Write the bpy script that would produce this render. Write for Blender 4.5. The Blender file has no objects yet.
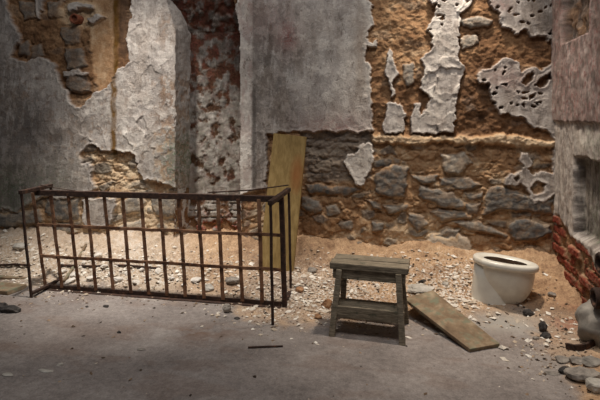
import bpy, bmesh, math, random
import numpy as np
from mathutils import Vector, Matrix

random.seed(7)
SC = bpy.context.scene
COL = SC.collection

# ------------------------------------------------------------------ camera model
TH = math.radians(11.0)
CT, ST = math.cos(TH), math.sin(TH)
F, H, CX, HY = 500.0, 1.35, 300.0, 115.0
WALL, RW = 4.25, 1.228            # back wall distance, right wall position
DL, DR, NB = -1.965, -1.359, 4.47  # doorway recess left, right, back


def ray(px, py):
    u = (px - CX) / F
    return (u * CT - ST, u * ST + CT, (HY - py) / F)


def at_z(px, py, z=0.0):
    rx, ry, rz = ray(px, py)
    d = (z - H) / rz
    return Vector((rx * d, ry * d, z))


def at_y(px, py, y):
    rx, ry, rz = ray(px, py)
    d = y / ry
    return Vector((rx * d, y, H + rz * d))


def proj(X, Y, Z):
    d = -X * ST + Y * CT
    d = np.maximum(d, 0.05)
    return CX + F * (X * CT + Y * ST) / d, HY - F * (Z - H) / d


# ------------------------------------------------------------------ numpy noise
def hsh(ix, iy, seed):
    h = (ix.astype(np.int64) * 374761393 + iy.astype(np.int64) * 668265263 + seed * 974634777) & 0xFFFFFFFF
    h = ((h ^ (h >> 13)) * 1274126177) & 0xFFFFFFFF
    h = ((h ^ (h >> 16)) * 2246822519) & 0xFFFFFFFF
    return ((h ^ (h >> 15)) & 0xFFFFFF) / float(0x1000000)


def perlin(x, y, seed=0):
    ix, iy = np.floor(x), np.floor(y)
    fx, fy = x - ix, y - iy
    u = fx * fx * fx * (fx * (fx * 6 - 15) + 10)
    v = fy * fy * fy * (fy * (fy * 6 - 15) + 10)

    def g(ox, oy):
        a = hsh(ix + ox, iy + oy, seed) * 2 * math.pi
        return np.cos(a) * (fx - ox) + np.sin(a) * (fy - oy)
    a = g(0, 0) * (1 - u) + g(1, 0) * u
    b = g(0, 1) * (1 - u) + g(1, 1) * u
    return (a * (1 - v) + b * v) * 1.4


def fbm(x, y, octv=4, seed=0, gain=0.5):
    s, a = 0.0, 1.0
    for o in range(octv):
        s = s + a * perlin(x * 2 ** o + 17.3 * o, y * 2 ** o - 9.1 * o, seed + o)
        a *= gain
    return s


def worley(x, y, seed=0):
    ix, iy = np.floor(x), np.floor(y)
    f1 = np.full(x.shape, 9.0)
    f2 = np.full(x.shape, 9.0)
    cid = np.zeros(x.shape)
    for ox in (-1, 0, 1):
        for oy in (-1, 0, 1):
            cx, cy = ix + ox, iy + oy
            jx = cx + hsh(cx, cy, seed)
            jy = cy + hsh(cx, cy, seed + 51)
            d = np.hypot(x - jx, y - jy)
            near = d < f1
            f2 = np.where(near, f1, np.minimum(f2, d))
            cid = np.where(near, hsh(cx, cy, seed + 99), cid)
            f1 = np.where(near, d, f1)
    return f1, f2, cid


def sstep(a, b, x):
    t = np.clip((x - a) / (b - a), 0, 1)
    return t * t * (3 - 2 * t)


def sdf(poly, x, y, pad=14):
    """signed distance to a polygon, positive inside; -pad far away"""
    P = np.array(poly, float)
    out = np.full(x.shape, -float(pad))
    m = (x > P[:, 0].min() - pad) & (x < P[:, 0].max() + pad) & (y > P[:, 1].min() - pad) & (y < P[:, 1].max() + pad)
    if not m.any():
        return out
    xs, ys = x[m], y[m]
    d = np.full(xs.shape, 1e9)
    ins = np.zeros(xs.shape, bool)
    for i in range(len(P)):
        ax, ay = P[i]
        bx, by = P[(i + 1) % len(P)]
        ex, ey = bx - ax, by - ay
        L = ex * ex + ey * ey + 1e-9
        t = np.clip(((xs - ax) * ex + (ys - ay) * ey) / L, 0, 1)
        d = np.minimum(d, np.hypot(xs - ax - t * ex, ys - ay - t * ey))
        if by != ay:
            c = ((ay > ys) != (by > ys)) & (xs < (bx - ax) * (ys - ay) / (by - ay) + ax)
            ins ^= c
    out[m] = np.maximum(np.where(ins, d, -d), -pad)
    return out


def blob(x, y, cx, cy, rx, ry):
    return np.exp(-(((x - cx) / rx) ** 2 + ((y - cy) / ry) ** 2))


# ------------------------------------------------------------------ materials
def lin(c):
    def f(v):
        v /= 255.0
        return v / 12.92 if v <= 0.04045 else ((v + 0.055) / 1.055) ** 2.4
    return (f(c[0]), f(c[1]), f(c[2]), 1.0)


class Nodes:
    def __init__(s, name, rough=0.9, metal=0.0, spec=0.3):
        s.m = bpy.data.materials.new(name)
        s.m.use_nodes = True
        s.t = s.m.node_tree
        s.b = s.t.nodes['Principled BSDF']
        s.b.inputs['Roughness'].default_value = rough
        s.b.inputs['Metallic'].default_value = metal
        s.b.inputs['Specular IOR Level'].default_value = spec
        s.co = s.t.nodes.new('ShaderNodeTexCoord')

    def link(s, a, b):
        s.t.links.new(a, b)

    def attr(s, name):
        n = s.t.nodes.new('ShaderNodeAttribute')
        n.attribute_name = name
        return n.outputs['Fac']

    def noise(s, scale, detail=4, rough=0.6, stretch=None, dist=0.0):
        n = s.t.nodes.new('ShaderNodeTexNoise')
        n.inputs['Scale'].default_value = scale
        n.inputs['Detail'].default_value = detail
        n.inputs['Roughness'].default_value = rough
        n.inputs['Distortion'].default_value = dist
        src = s.co.outputs['Object']
        if stretch:
            mp = s.t.nodes.new('ShaderNodeMapping')
            mp.inputs['Scale'].default_value = stretch
            s.link(src, mp.inputs['Vector'])
            src = mp.outputs['Vector']
        s.link(src, n.inputs['Vector'])
        return n.outputs['Fac']

    def math(s, op, a, b=0.0, clamp=False):
        n = s.t.nodes.new('ShaderNodeMath')
        n.operation = op
        n.use_clamp = clamp
        for i, v in enumerate((a, b)):
            if isinstance(v, (int, float)):
                n.inputs[i].default_value = v
            else:
                s.link(v, n.inputs[i])
        return n.outputs[0]

    def ramp(s, fac, stops):
        n = s.t.nodes.new('ShaderNodeValToRGB')
        e = n.color_ramp.elements
        while len(e) < len(stops):
            e.new(0.5)
        for el, (p, c) in zip(e, stops):
            el.position = p
            el.color = lin(c)
        s.link(fac, n.inputs['Fac'])
        return n.outputs['Color']

    def mix(s, fac, a, b, mode='MIX'):
        n = s.t.nodes.new('ShaderNodeMix')
        n.data_type = 'RGBA'
        n.blend_type = mode
        if isinstance(fac, (int, float)):
            n.inputs[0].default_value = fac
        else:
            s.link(fac, n.inputs[0])
        for i, v in ((6, a), (7, b)):
            if isinstance(v, tuple):
                n.inputs[i].default_value = lin(v)
            else:
                s.link(v, n.inputs[i])
        return n.outputs[2]

    def jit(s, base, nz, amt):
        """base + (noise-0.5)*amt"""
        return s.math('ADD', base, s.math('MULTIPLY', s.math('SUBTRACT', nz, 0.5), amt))

    def bump(s, h, strength, dist=0.01):
        n = s.t.nodes.new('ShaderNodeBump')
        n.inputs['Strength'].default_value = strength
        n.inputs['Distance'].default_value = dist
        s.link(h, n.inputs['Height'])
        s.link(n.outputs['Normal'], s.b.inputs['Normal'])

    def out(s, color):
        s.link(color, s.b.inputs['Base Color'])
        return s.m


def wall_material():
    n = Nodes('ruined_wall', 0.92, 0, 0.15)
    n1 = n.noise(9, 6, 0.65)
    n2 = n.noise(45, 5, 0.7)
    n3 = n.noise(130, 3, 0.6)
    nn = n.math('ADD', n.math('MULTIPLY', n1, 0.45), n.math('MULTIPLY', n2, 0.55))
    mortar = n.ramp(n.jit(n.attr('warm'), n.math('ADD', n.math('MULTIPLY', nn, 0.6), n.math('MULTIPLY', n3, 0.4)), 1.1),
                    [(0.0, (60, 43, 31)), (0.35, (118, 87, 62)), (0.65, (164, 130, 97)), (1.0, (210, 188, 158))])
    stone = n.ramp(n.jit(n.attr('stone_tone'), n2, 0.9),
                   [(0.0, (48, 47, 47)), (0.4, (92, 90, 88)), (0.75, (136, 129, 120)), (1.0, (186, 174, 158))])
    streak = n.noise(7, 6, 0.7, (1, 1, 0.4))
    plaster = n.ramp(n.jit(n.jit(n.attr('ptone'), nn, 0.95), streak, 0.6),
                     [(0.0, (78, 73, 70)), (0.35, (132, 125, 120)), (0.65, (178, 170, 164)), (1.0, (222, 215, 206))])
    beige = n.ramp(n.noise(4.5, 6, 0.7, (1, 1, 0.5)), [(0.42, (0, 0, 0)), (0.62, (255, 255, 255))])
    plaster = n.mix(n.math('MULTIPLY', beige, 0.28), plaster, (142, 124, 106))
    rustle = n.ramp(n.noise(13, 7, 0.75, (1, 1, 0.3)), [(0.52, (0, 0, 0)), (0.66, (255, 255, 255))])
    plaster = n.mix(n.math('MULTIPLY', rustle, 0.6), plaster, (204, 198, 192))
    scar = n.ramp(n.noise(24, 8, 0.78, (1, 1, 0.6)), [(0.56, (0, 0, 0)), (0.63, (255, 255, 255))])
    plaster = n.mix(n.math('MULTIPLY', scar, 0.62), plaster, (92, 80, 71))
    brick = n.ramp(n.jit(n.attr('warm'), n2, 0.9), [(0.0, (88, 38, 28)), (0.45, (138, 66, 50)), (0.8, (178, 124, 104)), (1.0, (196, 164, 146))])
    c = n.mix(n.attr('stone'), mortar, stone)
    c = n.mix(n.attr('brick'), c, brick)
    c = n.mix(n.attr('plaster'), c, plaster)
    spot = n.ramp(n2, [(0.42, (0, 0, 0)), (0.62, (255, 255, 255))])
    c = n.mix(n.math('MULTIPLY', n.attr('red'), n.math('ADD', n.math('MULTIPLY', spot, 0.6), 0.3)), c, (126, 66, 62))
    c = n.mix(n.math('MULTIPLY', n.attr('yellow'), 0.95), c, (104, 74, 30))
    c = n.mix(n.math('MULTIPLY', n.attr('green'), spot), c, (98, 112, 88))
    c = n.mix(n.math('MULTIPLY', n.attr('grime_and_dark'), 0.75), c, (58, 52, 48))
    n.bump(n.math('ADD', n.math('MULTIPLY', n2, 0.6), n3), 0.55, 0.012)
    return n.out(c)


def floor_material():
    n = Nodes('dusty_floor', 0.95, 0, 0.1)
    n1 = n.noise(3, 6, 0.65)
    n2 = n.noise(30, 5, 0.7)
    n3 = n.noise(110, 3, 0.6)
    dust = n.ramp(n.math('ADD', n.math('MULTIPLY', n1, 0.4), n.math('ADD', n.math('MULTIPLY', n2, 0.35), n.math('MULTIPLY', n3, 0.25))),
                  [(0.34, (104, 97, 93)), (0.5, (142, 133, 128)), (0.66, (172, 164, 158))])
    sand = n.ramp(n.jit(n.attr('warm'), n.math('ADD', n.math('MULTIPLY', n2, 0.5), n.math('MULTIPLY', n3, 0.5)), 1.5),
                  [(0.0, (96, 80, 70)), (0.35, (152, 122, 96)), (0.65, (194, 162, 128)), (1.0, (232, 218, 204))])
    c = n.mix(n.attr('sand'), dust, sand)
    flake = n.ramp(n.noise(60, 4, 0.55), [(0.5, (0, 0, 0)), (0.56, (255, 255, 255))])
    c = n.mix(n.math('MULTIPLY', n.attr('chips'), flake), c, (228, 220, 210))
    c = n.mix(n.math('MULTIPLY', n.attr('stain'), 0.6), c, (112, 80, 58))
    c = n.mix(n.math('MULTIPLY', n.attr('grey'), 0.8), c, (172, 168, 160))
    c = n.mix(n.math('MULTIPLY', n.attr('red'), 0.6), c, (140, 76, 60))
    n.bump(n.math('ADD', n2, n.math('MULTIPLY', n3, 0.7)), 0.6, 0.012)
    return n.out(c)


def simple(name, stops, scale=20, rough=0.8, metal=0.0, bump=0.3, stretch=None, spec=0.3, over=None):
    n = Nodes(name, rough, metal, spec)
    a = n.noise(scale, 6, 0.65, stretch)
    c = n.ramp(a, stops)
    if over:
        s2, lo, hi, colr = over
        c = n.mix(n.ramp(n.noise(s2, 5, 0.6), [(lo, (0, 0, 0)), (hi, (255, 255, 255))]), c, colr)
    if bump:
        n.bump(a, bump, 0.006)
    return n.out(c)


M = {}
M['wall'] = wall_material()
M['floor'] = floor_material()
M['rust'] = simple('rusted_iron', [(0.3, (56, 40, 32)), (0.5, (98, 68, 50)), (0.7, (150, 106, 76))], 26, 0.85, 0.0, 0.5,
                   over=(6, 0.45, 0.62, (150, 112, 86)))
M['darkrust'] = simple('dark_rusted_iron', [(0.3, (38, 29, 26)), (0.55, (66, 48, 40)), (0.75, (112, 78, 58))], 30, 0.85, 0.0, 0.5)
M['stoolwood'] = simple('weathered_painted_wood', [(0.3, (80, 71, 58)), (0.5, (124, 113, 96)), (0.72, (164, 152, 132))], 14, 0.8, 0, 0.4,
                        (1, 9, 9), over=(22, 0.58, 0.7, (78, 80, 66)))
M['yboard'] = simple('yellow_plank_paint', [(0.25, (118, 96, 46)), (0.5, (158, 134, 74)), (0.75, (186, 162, 100))], 5, 0.75, 0, 0.2,
                     (6, 6, 0.8))
M['oldboard'] = simple('mossy_old_board', [(0.3, (92, 76, 60)), (0.5, (130, 110, 88)), (0.7, (162, 146, 122))], 10, 0.9, 0, 0.4,
                       (1, 1, 1), over=(14, 0.5, 0.64, (118, 118, 98)))
M['porcelain'] = simple('old_porcelain', [(0.35, (212, 206, 194)), (0.6, (230, 226, 214))], 6, 0.28, 0, 0.0, spec=0.5,
                        over=(5, 0.6, 0.8, (190, 172, 140)))
M['bowldirt'] = simple('bowl_sediment', [(0.3, (52, 38, 28)), (0.7, (92, 70, 52))], 30, 0.7, 0, 0.4)
M['graystone'] = simple('grey_stone', [(0.3, (100, 94, 88)), (0.5, (140, 132, 124)), (0.7, (172, 164, 154))], 18, 0.9, 0, 0.5)
M['darkstone'] = simple('dark_stone', [(0.3, (34, 32, 32)), (0.55, (66, 62, 60)), (0.75, (110, 104, 98))], 24, 0.9, 0, 0.5)
M['palestone'] = simple('pale_plaster_lump', [(0.3, (150, 144, 134)), (0.55, (188, 182, 172)), (0.75, (212, 206, 198))], 14, 0.95, 0, 0.4)
M['tanstone'] = simple('tan_mortar_lump', [(0.3, (116, 82, 58)), (0.55, (160, 120, 88)), (0.75, (194, 160, 126))], 20, 0.95, 0, 0.5)
M['lump'] = simple('grey_lump', [(0.3, (112, 108, 102)), (0.55, (146, 140, 132)), (0.75, (172, 166, 156))], 12, 0.95, 0, 0.3)
M['whitelump'] = simple('white_plaster_lump', [(0.3, (196, 188, 178)), (0.55, (220, 213, 204)), (0.75, (236, 231, 224))], 14, 0.95, 0, 0.4)
M['clay'] = simple('fired_clay', [(0.3, (100, 58, 42)), (0.55, (136, 82, 60)), (0.75, (164, 112, 88))], 20, 0.85, 0, 0.3)


def chip_material(name, stops):
    n = Nodes(name, 0.95, 0, 0.1)
    return n.out(n.ramp(n.jit(n.attr('tone'), n.noise(60, 3), 0.3), stops))


M['flakes'] = chip_material('plaster_flakes', [(0.0, (150, 130, 110)), (0.4, (200, 186, 168)), (1.0, (236, 230, 220))])
M['grit'] = chip_material('mixed_grit', [(0.0, (52, 46, 42)), (0.4, (110, 92, 76)), (0.8, (160, 138, 116)), (1.0, (200, 186, 170))])


# ------------------------------------------------------------------ object helpers
def raw_mesh(name, V, Fq, mat, attrs=None, smooth=True, parent=None):
    """numpy verts (n,3) and faces (m,4) -> linked object"""
    me = bpy.data.meshes.new(name)
    nv, nf, k = len(V), len(Fq), Fq.shape[1]
    me.vertices.add(nv)
    me.vertices.foreach_set('co', np.ascontiguousarray(V, dtype=np.float32).ravel())
    me.loops.add(nf * k)
    me.loops.foreach_set('vertex_index', np.ascontiguousarray(Fq, dtype=np.int32).ravel())
    me.polygons.add(nf)
    me.polygons.foreach_set('loop_start', np.arange(0, nf * k, k, dtype=np.int32))
    me.polygons.foreach_set('use_smooth', np.full(nf, smooth, dtype=bool))
    me.update(calc_edges=True)
    me.validate()
    if attrs:
        for a, v in attrs.items():
            at = me.attributes.new(a, 'FLOAT', 'POINT')
            at.data.foreach_set('value', np.ascontiguousarray(v, dtype=np.float32).ravel())
    o = bpy.data.objects.new(name, me)
    me.materials.append(mat)
    COL.objects.link(o)
    if parent:
        o.parent = parent
    return o


class MB:
    def __init__(s):
        s.v, s.f = [], []

    def hexa(s, c):
        b = len(s.v)
        s.v += [Vector(p) for p in c]
        for q in ((3, 2, 1, 0), (4, 5, 6, 7), (0, 1, 5, 4), (1, 2, 6, 5), (2, 3, 7, 6), (3, 0, 4, 7)):
            s.f.append(tuple(b + i for i in q))

    def box(s, x0, x1, y0, y1, z0, z1):
        s.hexa([(x0, y0, z0), (x1, y0, z0), (x1, y1, z0), (x0, y1, z0), (x0, y0, z1), (x1, y0, z1), (x1, y1, z1), (x0, y1, z1)])

    def beam(s, p0, p1, w, t, side=(0, 1, 0), n=1, wob=0.0, seed=0):
        """bar from p0 to p1: width w across, thickness t along 'side'"""
        rnd = random.Random(seed)
        p0, p1 = Vector(p0), Vector(p1)
        ax = (p1 - p0).normalized()
        sd = Vector(side)
        sd = (sd - ax * sd.dot(ax)).normalized()
        ac = ax.cross(sd).normalized()
        b = len(s.v)
        for i in range(n + 1):
            c = p0.lerp(p1, i / n)
            if 0 < i < n:
                c = c + sd * rnd.uniform(-wob, wob) + ac * rnd.uniform(-wob, wob)
            for (a, q) in ((-1, -1), (1, -1), (1, 1), (-1, 1)):
                s.v.append(c + ac * (a * w / 2) + sd * (q * t / 2))
        for i in range(n):
            k = b + 4 * i
            for j in range(4):
                s.f.append((k + j, k + (j + 1) % 4, k + 4 + (j + 1) % 4, k + 4 + j))
        s.f.append((b + 3, b + 2, b + 1, b))
        k = b + 4 * n
        s.f.append((k, k + 1, k + 2, k + 3))

    def tube(s, pts, r, n=10, caps=True):
        pts = [Vector(p) for p in pts]
        b = len(s.v)
        for i, p in enumerate(pts):
            d = (pts[min(i + 1, len(pts) - 1)] - pts[max(i - 1, 0)]).normalized()
            up = Vector((0, 0, 1)) if abs(d.z) < 0.9 else Vector((1, 0, 0))
            a = d.cross(up).normalized()
            c = d.cross(a).normalized()
            rr = r[i] if isinstance(r, (list, tuple)) else r
            for j in range(n):
                t = 2 * math.pi * j / n
                s.v.append(p + a * (rr * math.cos(t)) + c * (rr * math.sin(t)))
        for i in range(len(pts) - 1):
            for j in range(n):
                k = b + i * n
                s.f.append((k + j, k + (j + 1) % n, k + n + (j + 1) % n, k + n + j))
        if caps:
            s.f.append(tuple(b + j for j in reversed(range(n))))
            s.f.append(tuple(b + (len(pts) - 1) * n + j for j in range(n)))

    def loft(s, rings, cap0=True, cap1=True):
        n = len(rings[0])
        b = len(s.v)
        for r in rings:
            s.v += [Vector(p) for p in r]
        for i in range(len(rings) - 1):
            for j in range(n):
                k = b + i * n
                s.f.append((k + j, k + (j + 1) % n, k + n + (j + 1) % n, k + n + j))
        if cap0:
            s.f.append(tuple(b + j for j in reversed(range(n))))
        if cap1:
            s.f.append(tuple(b + (len(rings) - 1) * n + j for j in range(n)))

    def build(s, name, mat, parent=None, bevel=0.0, smooth=False, sub=0, matrix=None):
        me = bpy.data.meshes.new(name)
        vs = [matrix @ v for v in s.v] if matrix else s.v
        me.from_pydata([tuple(v) for v in vs], [], s.f)
        bm = bmesh.new()
        bm.from_mesh(me)
        bmesh.ops.recalc_face_normals(bm, faces=bm.faces)
        bm.to_mesh(me)
        bm.free()
        for p in me.polygons:
            p.use_smooth = smooth
        me.materials.append(mat)
        o = bpy.data.objects.new(name, me)
        COL.objects.link(o)
        if parent:
            o.parent = parent
        if bevel:
            m = o.modifiers.new('bevel', 'BEVEL')
            m.width = bevel
            m.segments = 2
            m.limit_method = 'ANGLE'
        if sub:
            m = o.modifiers.new('subdivision', 'SUBSURF')
            m.levels = m.render_levels = sub
        return o


def tag(o, label, cat, group=None):
    o['label'] = label
    o['category'] = cat
    if group:
        o['group'] = group
    return o


def root(name, label, cat, loc=(0, 0, 0), rz=0.0, group=None):
    o = bpy.data.objects.new(name, None)
    COL.objects.link(o)
    o.empty_display_size = 0.1
    o.location = loc
    o.rotation_euler = (0, 0, rz)
    return tag(o, label, cat, group)


def struct(o):
    o['kind'] = 'structure'
    return o


# ------------------------------------------------------------------ wall shapes (traced outlines, in photo coordinates of each wall)
PLASTER = [
    # main back wall
    [(238, -120), (366, -120), (365, 0), (373, 5), (372, 14), (375, 26), (368, 32), (366, 38), (372, 44), (378, 40), (377, 47),
     (365, 46), (366, 56), (370, 66), (371, 76), (371, 100), (373, 132), (340, 131), (300, 131), (268, 134), (268, 188), (236, 196)],
    [(388, 48), (392, 50), (394, 60), (397, 76), (393, 84), (394, 97), (390, 98), (389, 82), (385, 75), (387, 62)],
    [(388, 102), (402, 103), (405, 117), (402, 133), (384, 133), (383, 123), (386, 113)],
    [(428, -120), (473, -120), (473, 0), (460, 17), (458, 57), (465, 67), (463, 75), (460, 80), (455, 100), (453, 133), (412, 133),
     (411, 112), (414, 103), (421, 103), (420, 115), (426, 112), (430, 98), (420, 90), (425, 68), (420, 60), (430, 50), (432, 38),
     (427, 30), (433, 17), (435, 7), (428, 0)],
    [(488, -120), (488, 0), (492, 8), (499, 14), (500, 27), (510, 30), (517, 36), (525, 30), (530, 38), (537, 35), (557, 46), (575, 40), (575, -120)],
    [(478, 72), (490, 67), (507, 58), (518, 63), (522, 72), (533, 67), (540, 70), (557, 60), (580, 60), (580, 134), (547, 133), (533, 127), (520, 117), (500, 115),
     (493, 103), (488, 83), (478, 82)],
    [(547, 130), (580, 130), (580, 260), (557, 260), (555, 215), (556, 200), (551, 160), (553, 140)],
    [(521.5, 153), (527, 153), (534, 164), (528, 169), (532, 174), (544, 172), (556, 174), (556, 193), (546, 199), (534, 202), (526, 192),
     (526, 187), (520, 184), (514, 185), (502, 184), (507, 174), (520, 172), (521.5, 165), (519, 160)],
    [(363, 143), (372, 145), (374, 153), (371, 172), (366, 177), (362, 187), (354, 183), (350, 172), (345, 161), (347, 154), (355, 154), (358, 146)],
    # left part of the back wall
    [(-140, -120), (4, -120), (8, 5), (15, 25), (22, 35), (20, 45), (12, 58), (26, 62), (40, 58), (55, 62), (62, 80), (70, 98), (78, 107), (88, 104),
     (95, 93), (108, 88), (114, 78), (122, 68), (131, 62), (128, 40), (132, 15), (133, -120), (205, -120), (205, 191), (190, 190), (175, 187),
     (160, 182), (145, 177), (138, 172), (139, 160), (137, 153), (115, 151), (104, 152), (97, 146), (90, 146), (81, 155), (84, 162), (92, 163),
     (94, 175), (97, 188), (80, 195), (62, 199), (45, 195), (35, 200), (20, 211), (0, 208), (-140, 205)],
    [(83, 199), (116, 197), (117, 210), (113, 224), (100, 228), (85, 224), (86, 210)],
    [(37, -10), (46, -10), (44, 8), (40, 19), (37, 10)],
    [(70, 5), (80, 3), (93, 4), (94, 8), (84, 10), (72, 11)], [(88, 18), (98, 14), (106, 16), (101, 21), (92, 24)], [(64, 72), (76, 71), (90, 72), (90, 75), (66, 76)],
    # doorway recess: remains of plaster on its rear face
    [(194, 75), (240, 70), (240, 150), (246, 200), (246, 222), (215, 228), (192, 224)],
]
HOLES = [[(522, 84), (526, 76), (532, 72), (531, 79), (526, 86)],
         [(534, 86), (538, 79), (547, 74), (557, 69), (558, 73), (548, 82), (541, 88)],
         [(529, 190), (532, 183), (539, 180), (544, 184), (541, 191), (534, 195)],
         [(513, 178), (516, 175), (520, 178), (516, 181)],
         [(528, 96), (532, 94), (533, 98), (529, 100)], [(535, 104), (538, 103), (538, 107)], [(514, 92), (518, 92), (517, 96)],
         [(500, 86), (505, 84), (505, 88)], [(521, 104), (525, 101), (525, 107)]]
STONES = [  # outline, tone, proud height (m)
    ([(388, 164), (409, 167), (407, 179), (404, 198), (376, 193), (373, 180), (381, 169)], .33, .055),
    ([(373, 160), (392, 159), (389, 167), (373, 168)], .25, .03), ([(306, 185), (352, 187), (362, 190), (349, 195), (308, 193)], .22, .03),
    ([(303, 197), (319, 200), (323, 210), (316, 214), (303, 208)], .36, .04), ([(308, 239), (329, 242), (326, 246), (310, 246)], .25, .04),
    ([(334, 243), (362, 242), (363, 246), (339, 248)], .38, .04), ([(367, 200), (381, 203), (383, 210), (371, 208)], .4, .03),
    ([(384, 205), (409, 203), (405, 210), (389, 214)], .45, .04), ([(409, 214), (423, 216), (428, 224), (418, 232), (409, 222)], .4, .045),
    ([(412, 177), (438, 174), (436, 183), (422, 184)], .45, .04), ([(420, 186), (451, 192), (467, 204), (464, 209), (441, 207), (420, 196)], .4, .05),
    ([(441, 178), (469, 178), (483, 185), (465, 190), (441, 184)], .42, .04), ([(429, 211), (444, 209), (472, 213), (472, 218), (441, 221)], .45, .04),
    ([(465, 193), (483, 192), (481, 199), (469, 200)], .38, .035), ([(490, 186), (506, 188), (552, 200), (552, 214), (504, 209), (483, 214), (485, 200)], .3, .05),
    ([(509, 223), (514, 219), (525, 218), (549, 225), (551, 232), (535, 240), (515, 241), (508, 232)], .26, .07),
    ([(451, 221), (479, 221), (506, 234), (504, 237), (465, 229)], .5, .045), ([(465, 204), (479, 204), (478, 213), (467, 212)], .45, .035),
    ([(441, 155), (465, 153), (472, 162), (458, 176), (444, 172)], .62, .05), ([(418, 250), (432, 234), (452, 230), (468, 236), (472, 250), (440, 262)], .85, .06),
    ([(460, 20), (477, 15), (493, 20), (487, 27), (463, 28)], .6, .04), ([(403, 65), (413, 63), (415, 83), (405, 87)], .55, .03),
    ([(460, 38), (476, 34), (480, 44), (464, 50)], .6, .03), ([(324, 206), (336, 204), (340, 212), (328, 216)], .5, .025), ([(340, 222), (352, 220), (352, 230), (342, 230)], .45, .02),
    ([(372, 222), (384, 222), (382, 232), (372, 232)], .4, .03), ([(434, 236), (446, 228), (462, 230), (456, 238)], .55, .03),
    # left of the doorway
    ([(46, 198), (58, 199), (80, 198), (80, 219), (66, 221), (47, 215)], .3, .05), ([(63, 73), (88, 75), (91, 92), (72, 93)], .32, .05),
    ([(66, 49), (82, 47), (89, 66), (80, 70), (67, 69)], .42, .05), ([(60, 28), (82, 26), (80, 44), (66, 44)], .4, .05), ([(24, 46), (40, 44), (44, 56), (28, 60)], .45, .03),
    ([(18, 2), (36, 2), (38, 18), (24, 20)], .45, .03), ([(48, 2), (66, 0), (62, 16), (48, 18)], .5, .03), ([(70, 1), (92, 3), (92, 9), (72, 10)], .5, .04), ([(150, 196), (184, 193), (188, 212), (172, 217), (155, 214)], .55, .045),
    ([(120, 200), (134, 196), (146, 200), (142, 212), (124, 214)], .55, .03), ([(20, 45), (28, 40), (30, 55), (20, 56)], .35, .04), ([(46, 226), (70, 224), (78, 232), (50, 236)], .6, .03),
    ([(-20, 212), (10, 214), (42, 208), (44, 222), (14, 226), (-20, 226)], .5, .06), ([(118, 226), (140, 220), (150, 230), (122, 236)], .7, .03),
]
ATTRS = ['plaster', 'ptone', 'stone', 'stone_tone', 'warm', 'red', 'yellow', 'green', 'grime_and_dark', 'brick']


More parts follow.
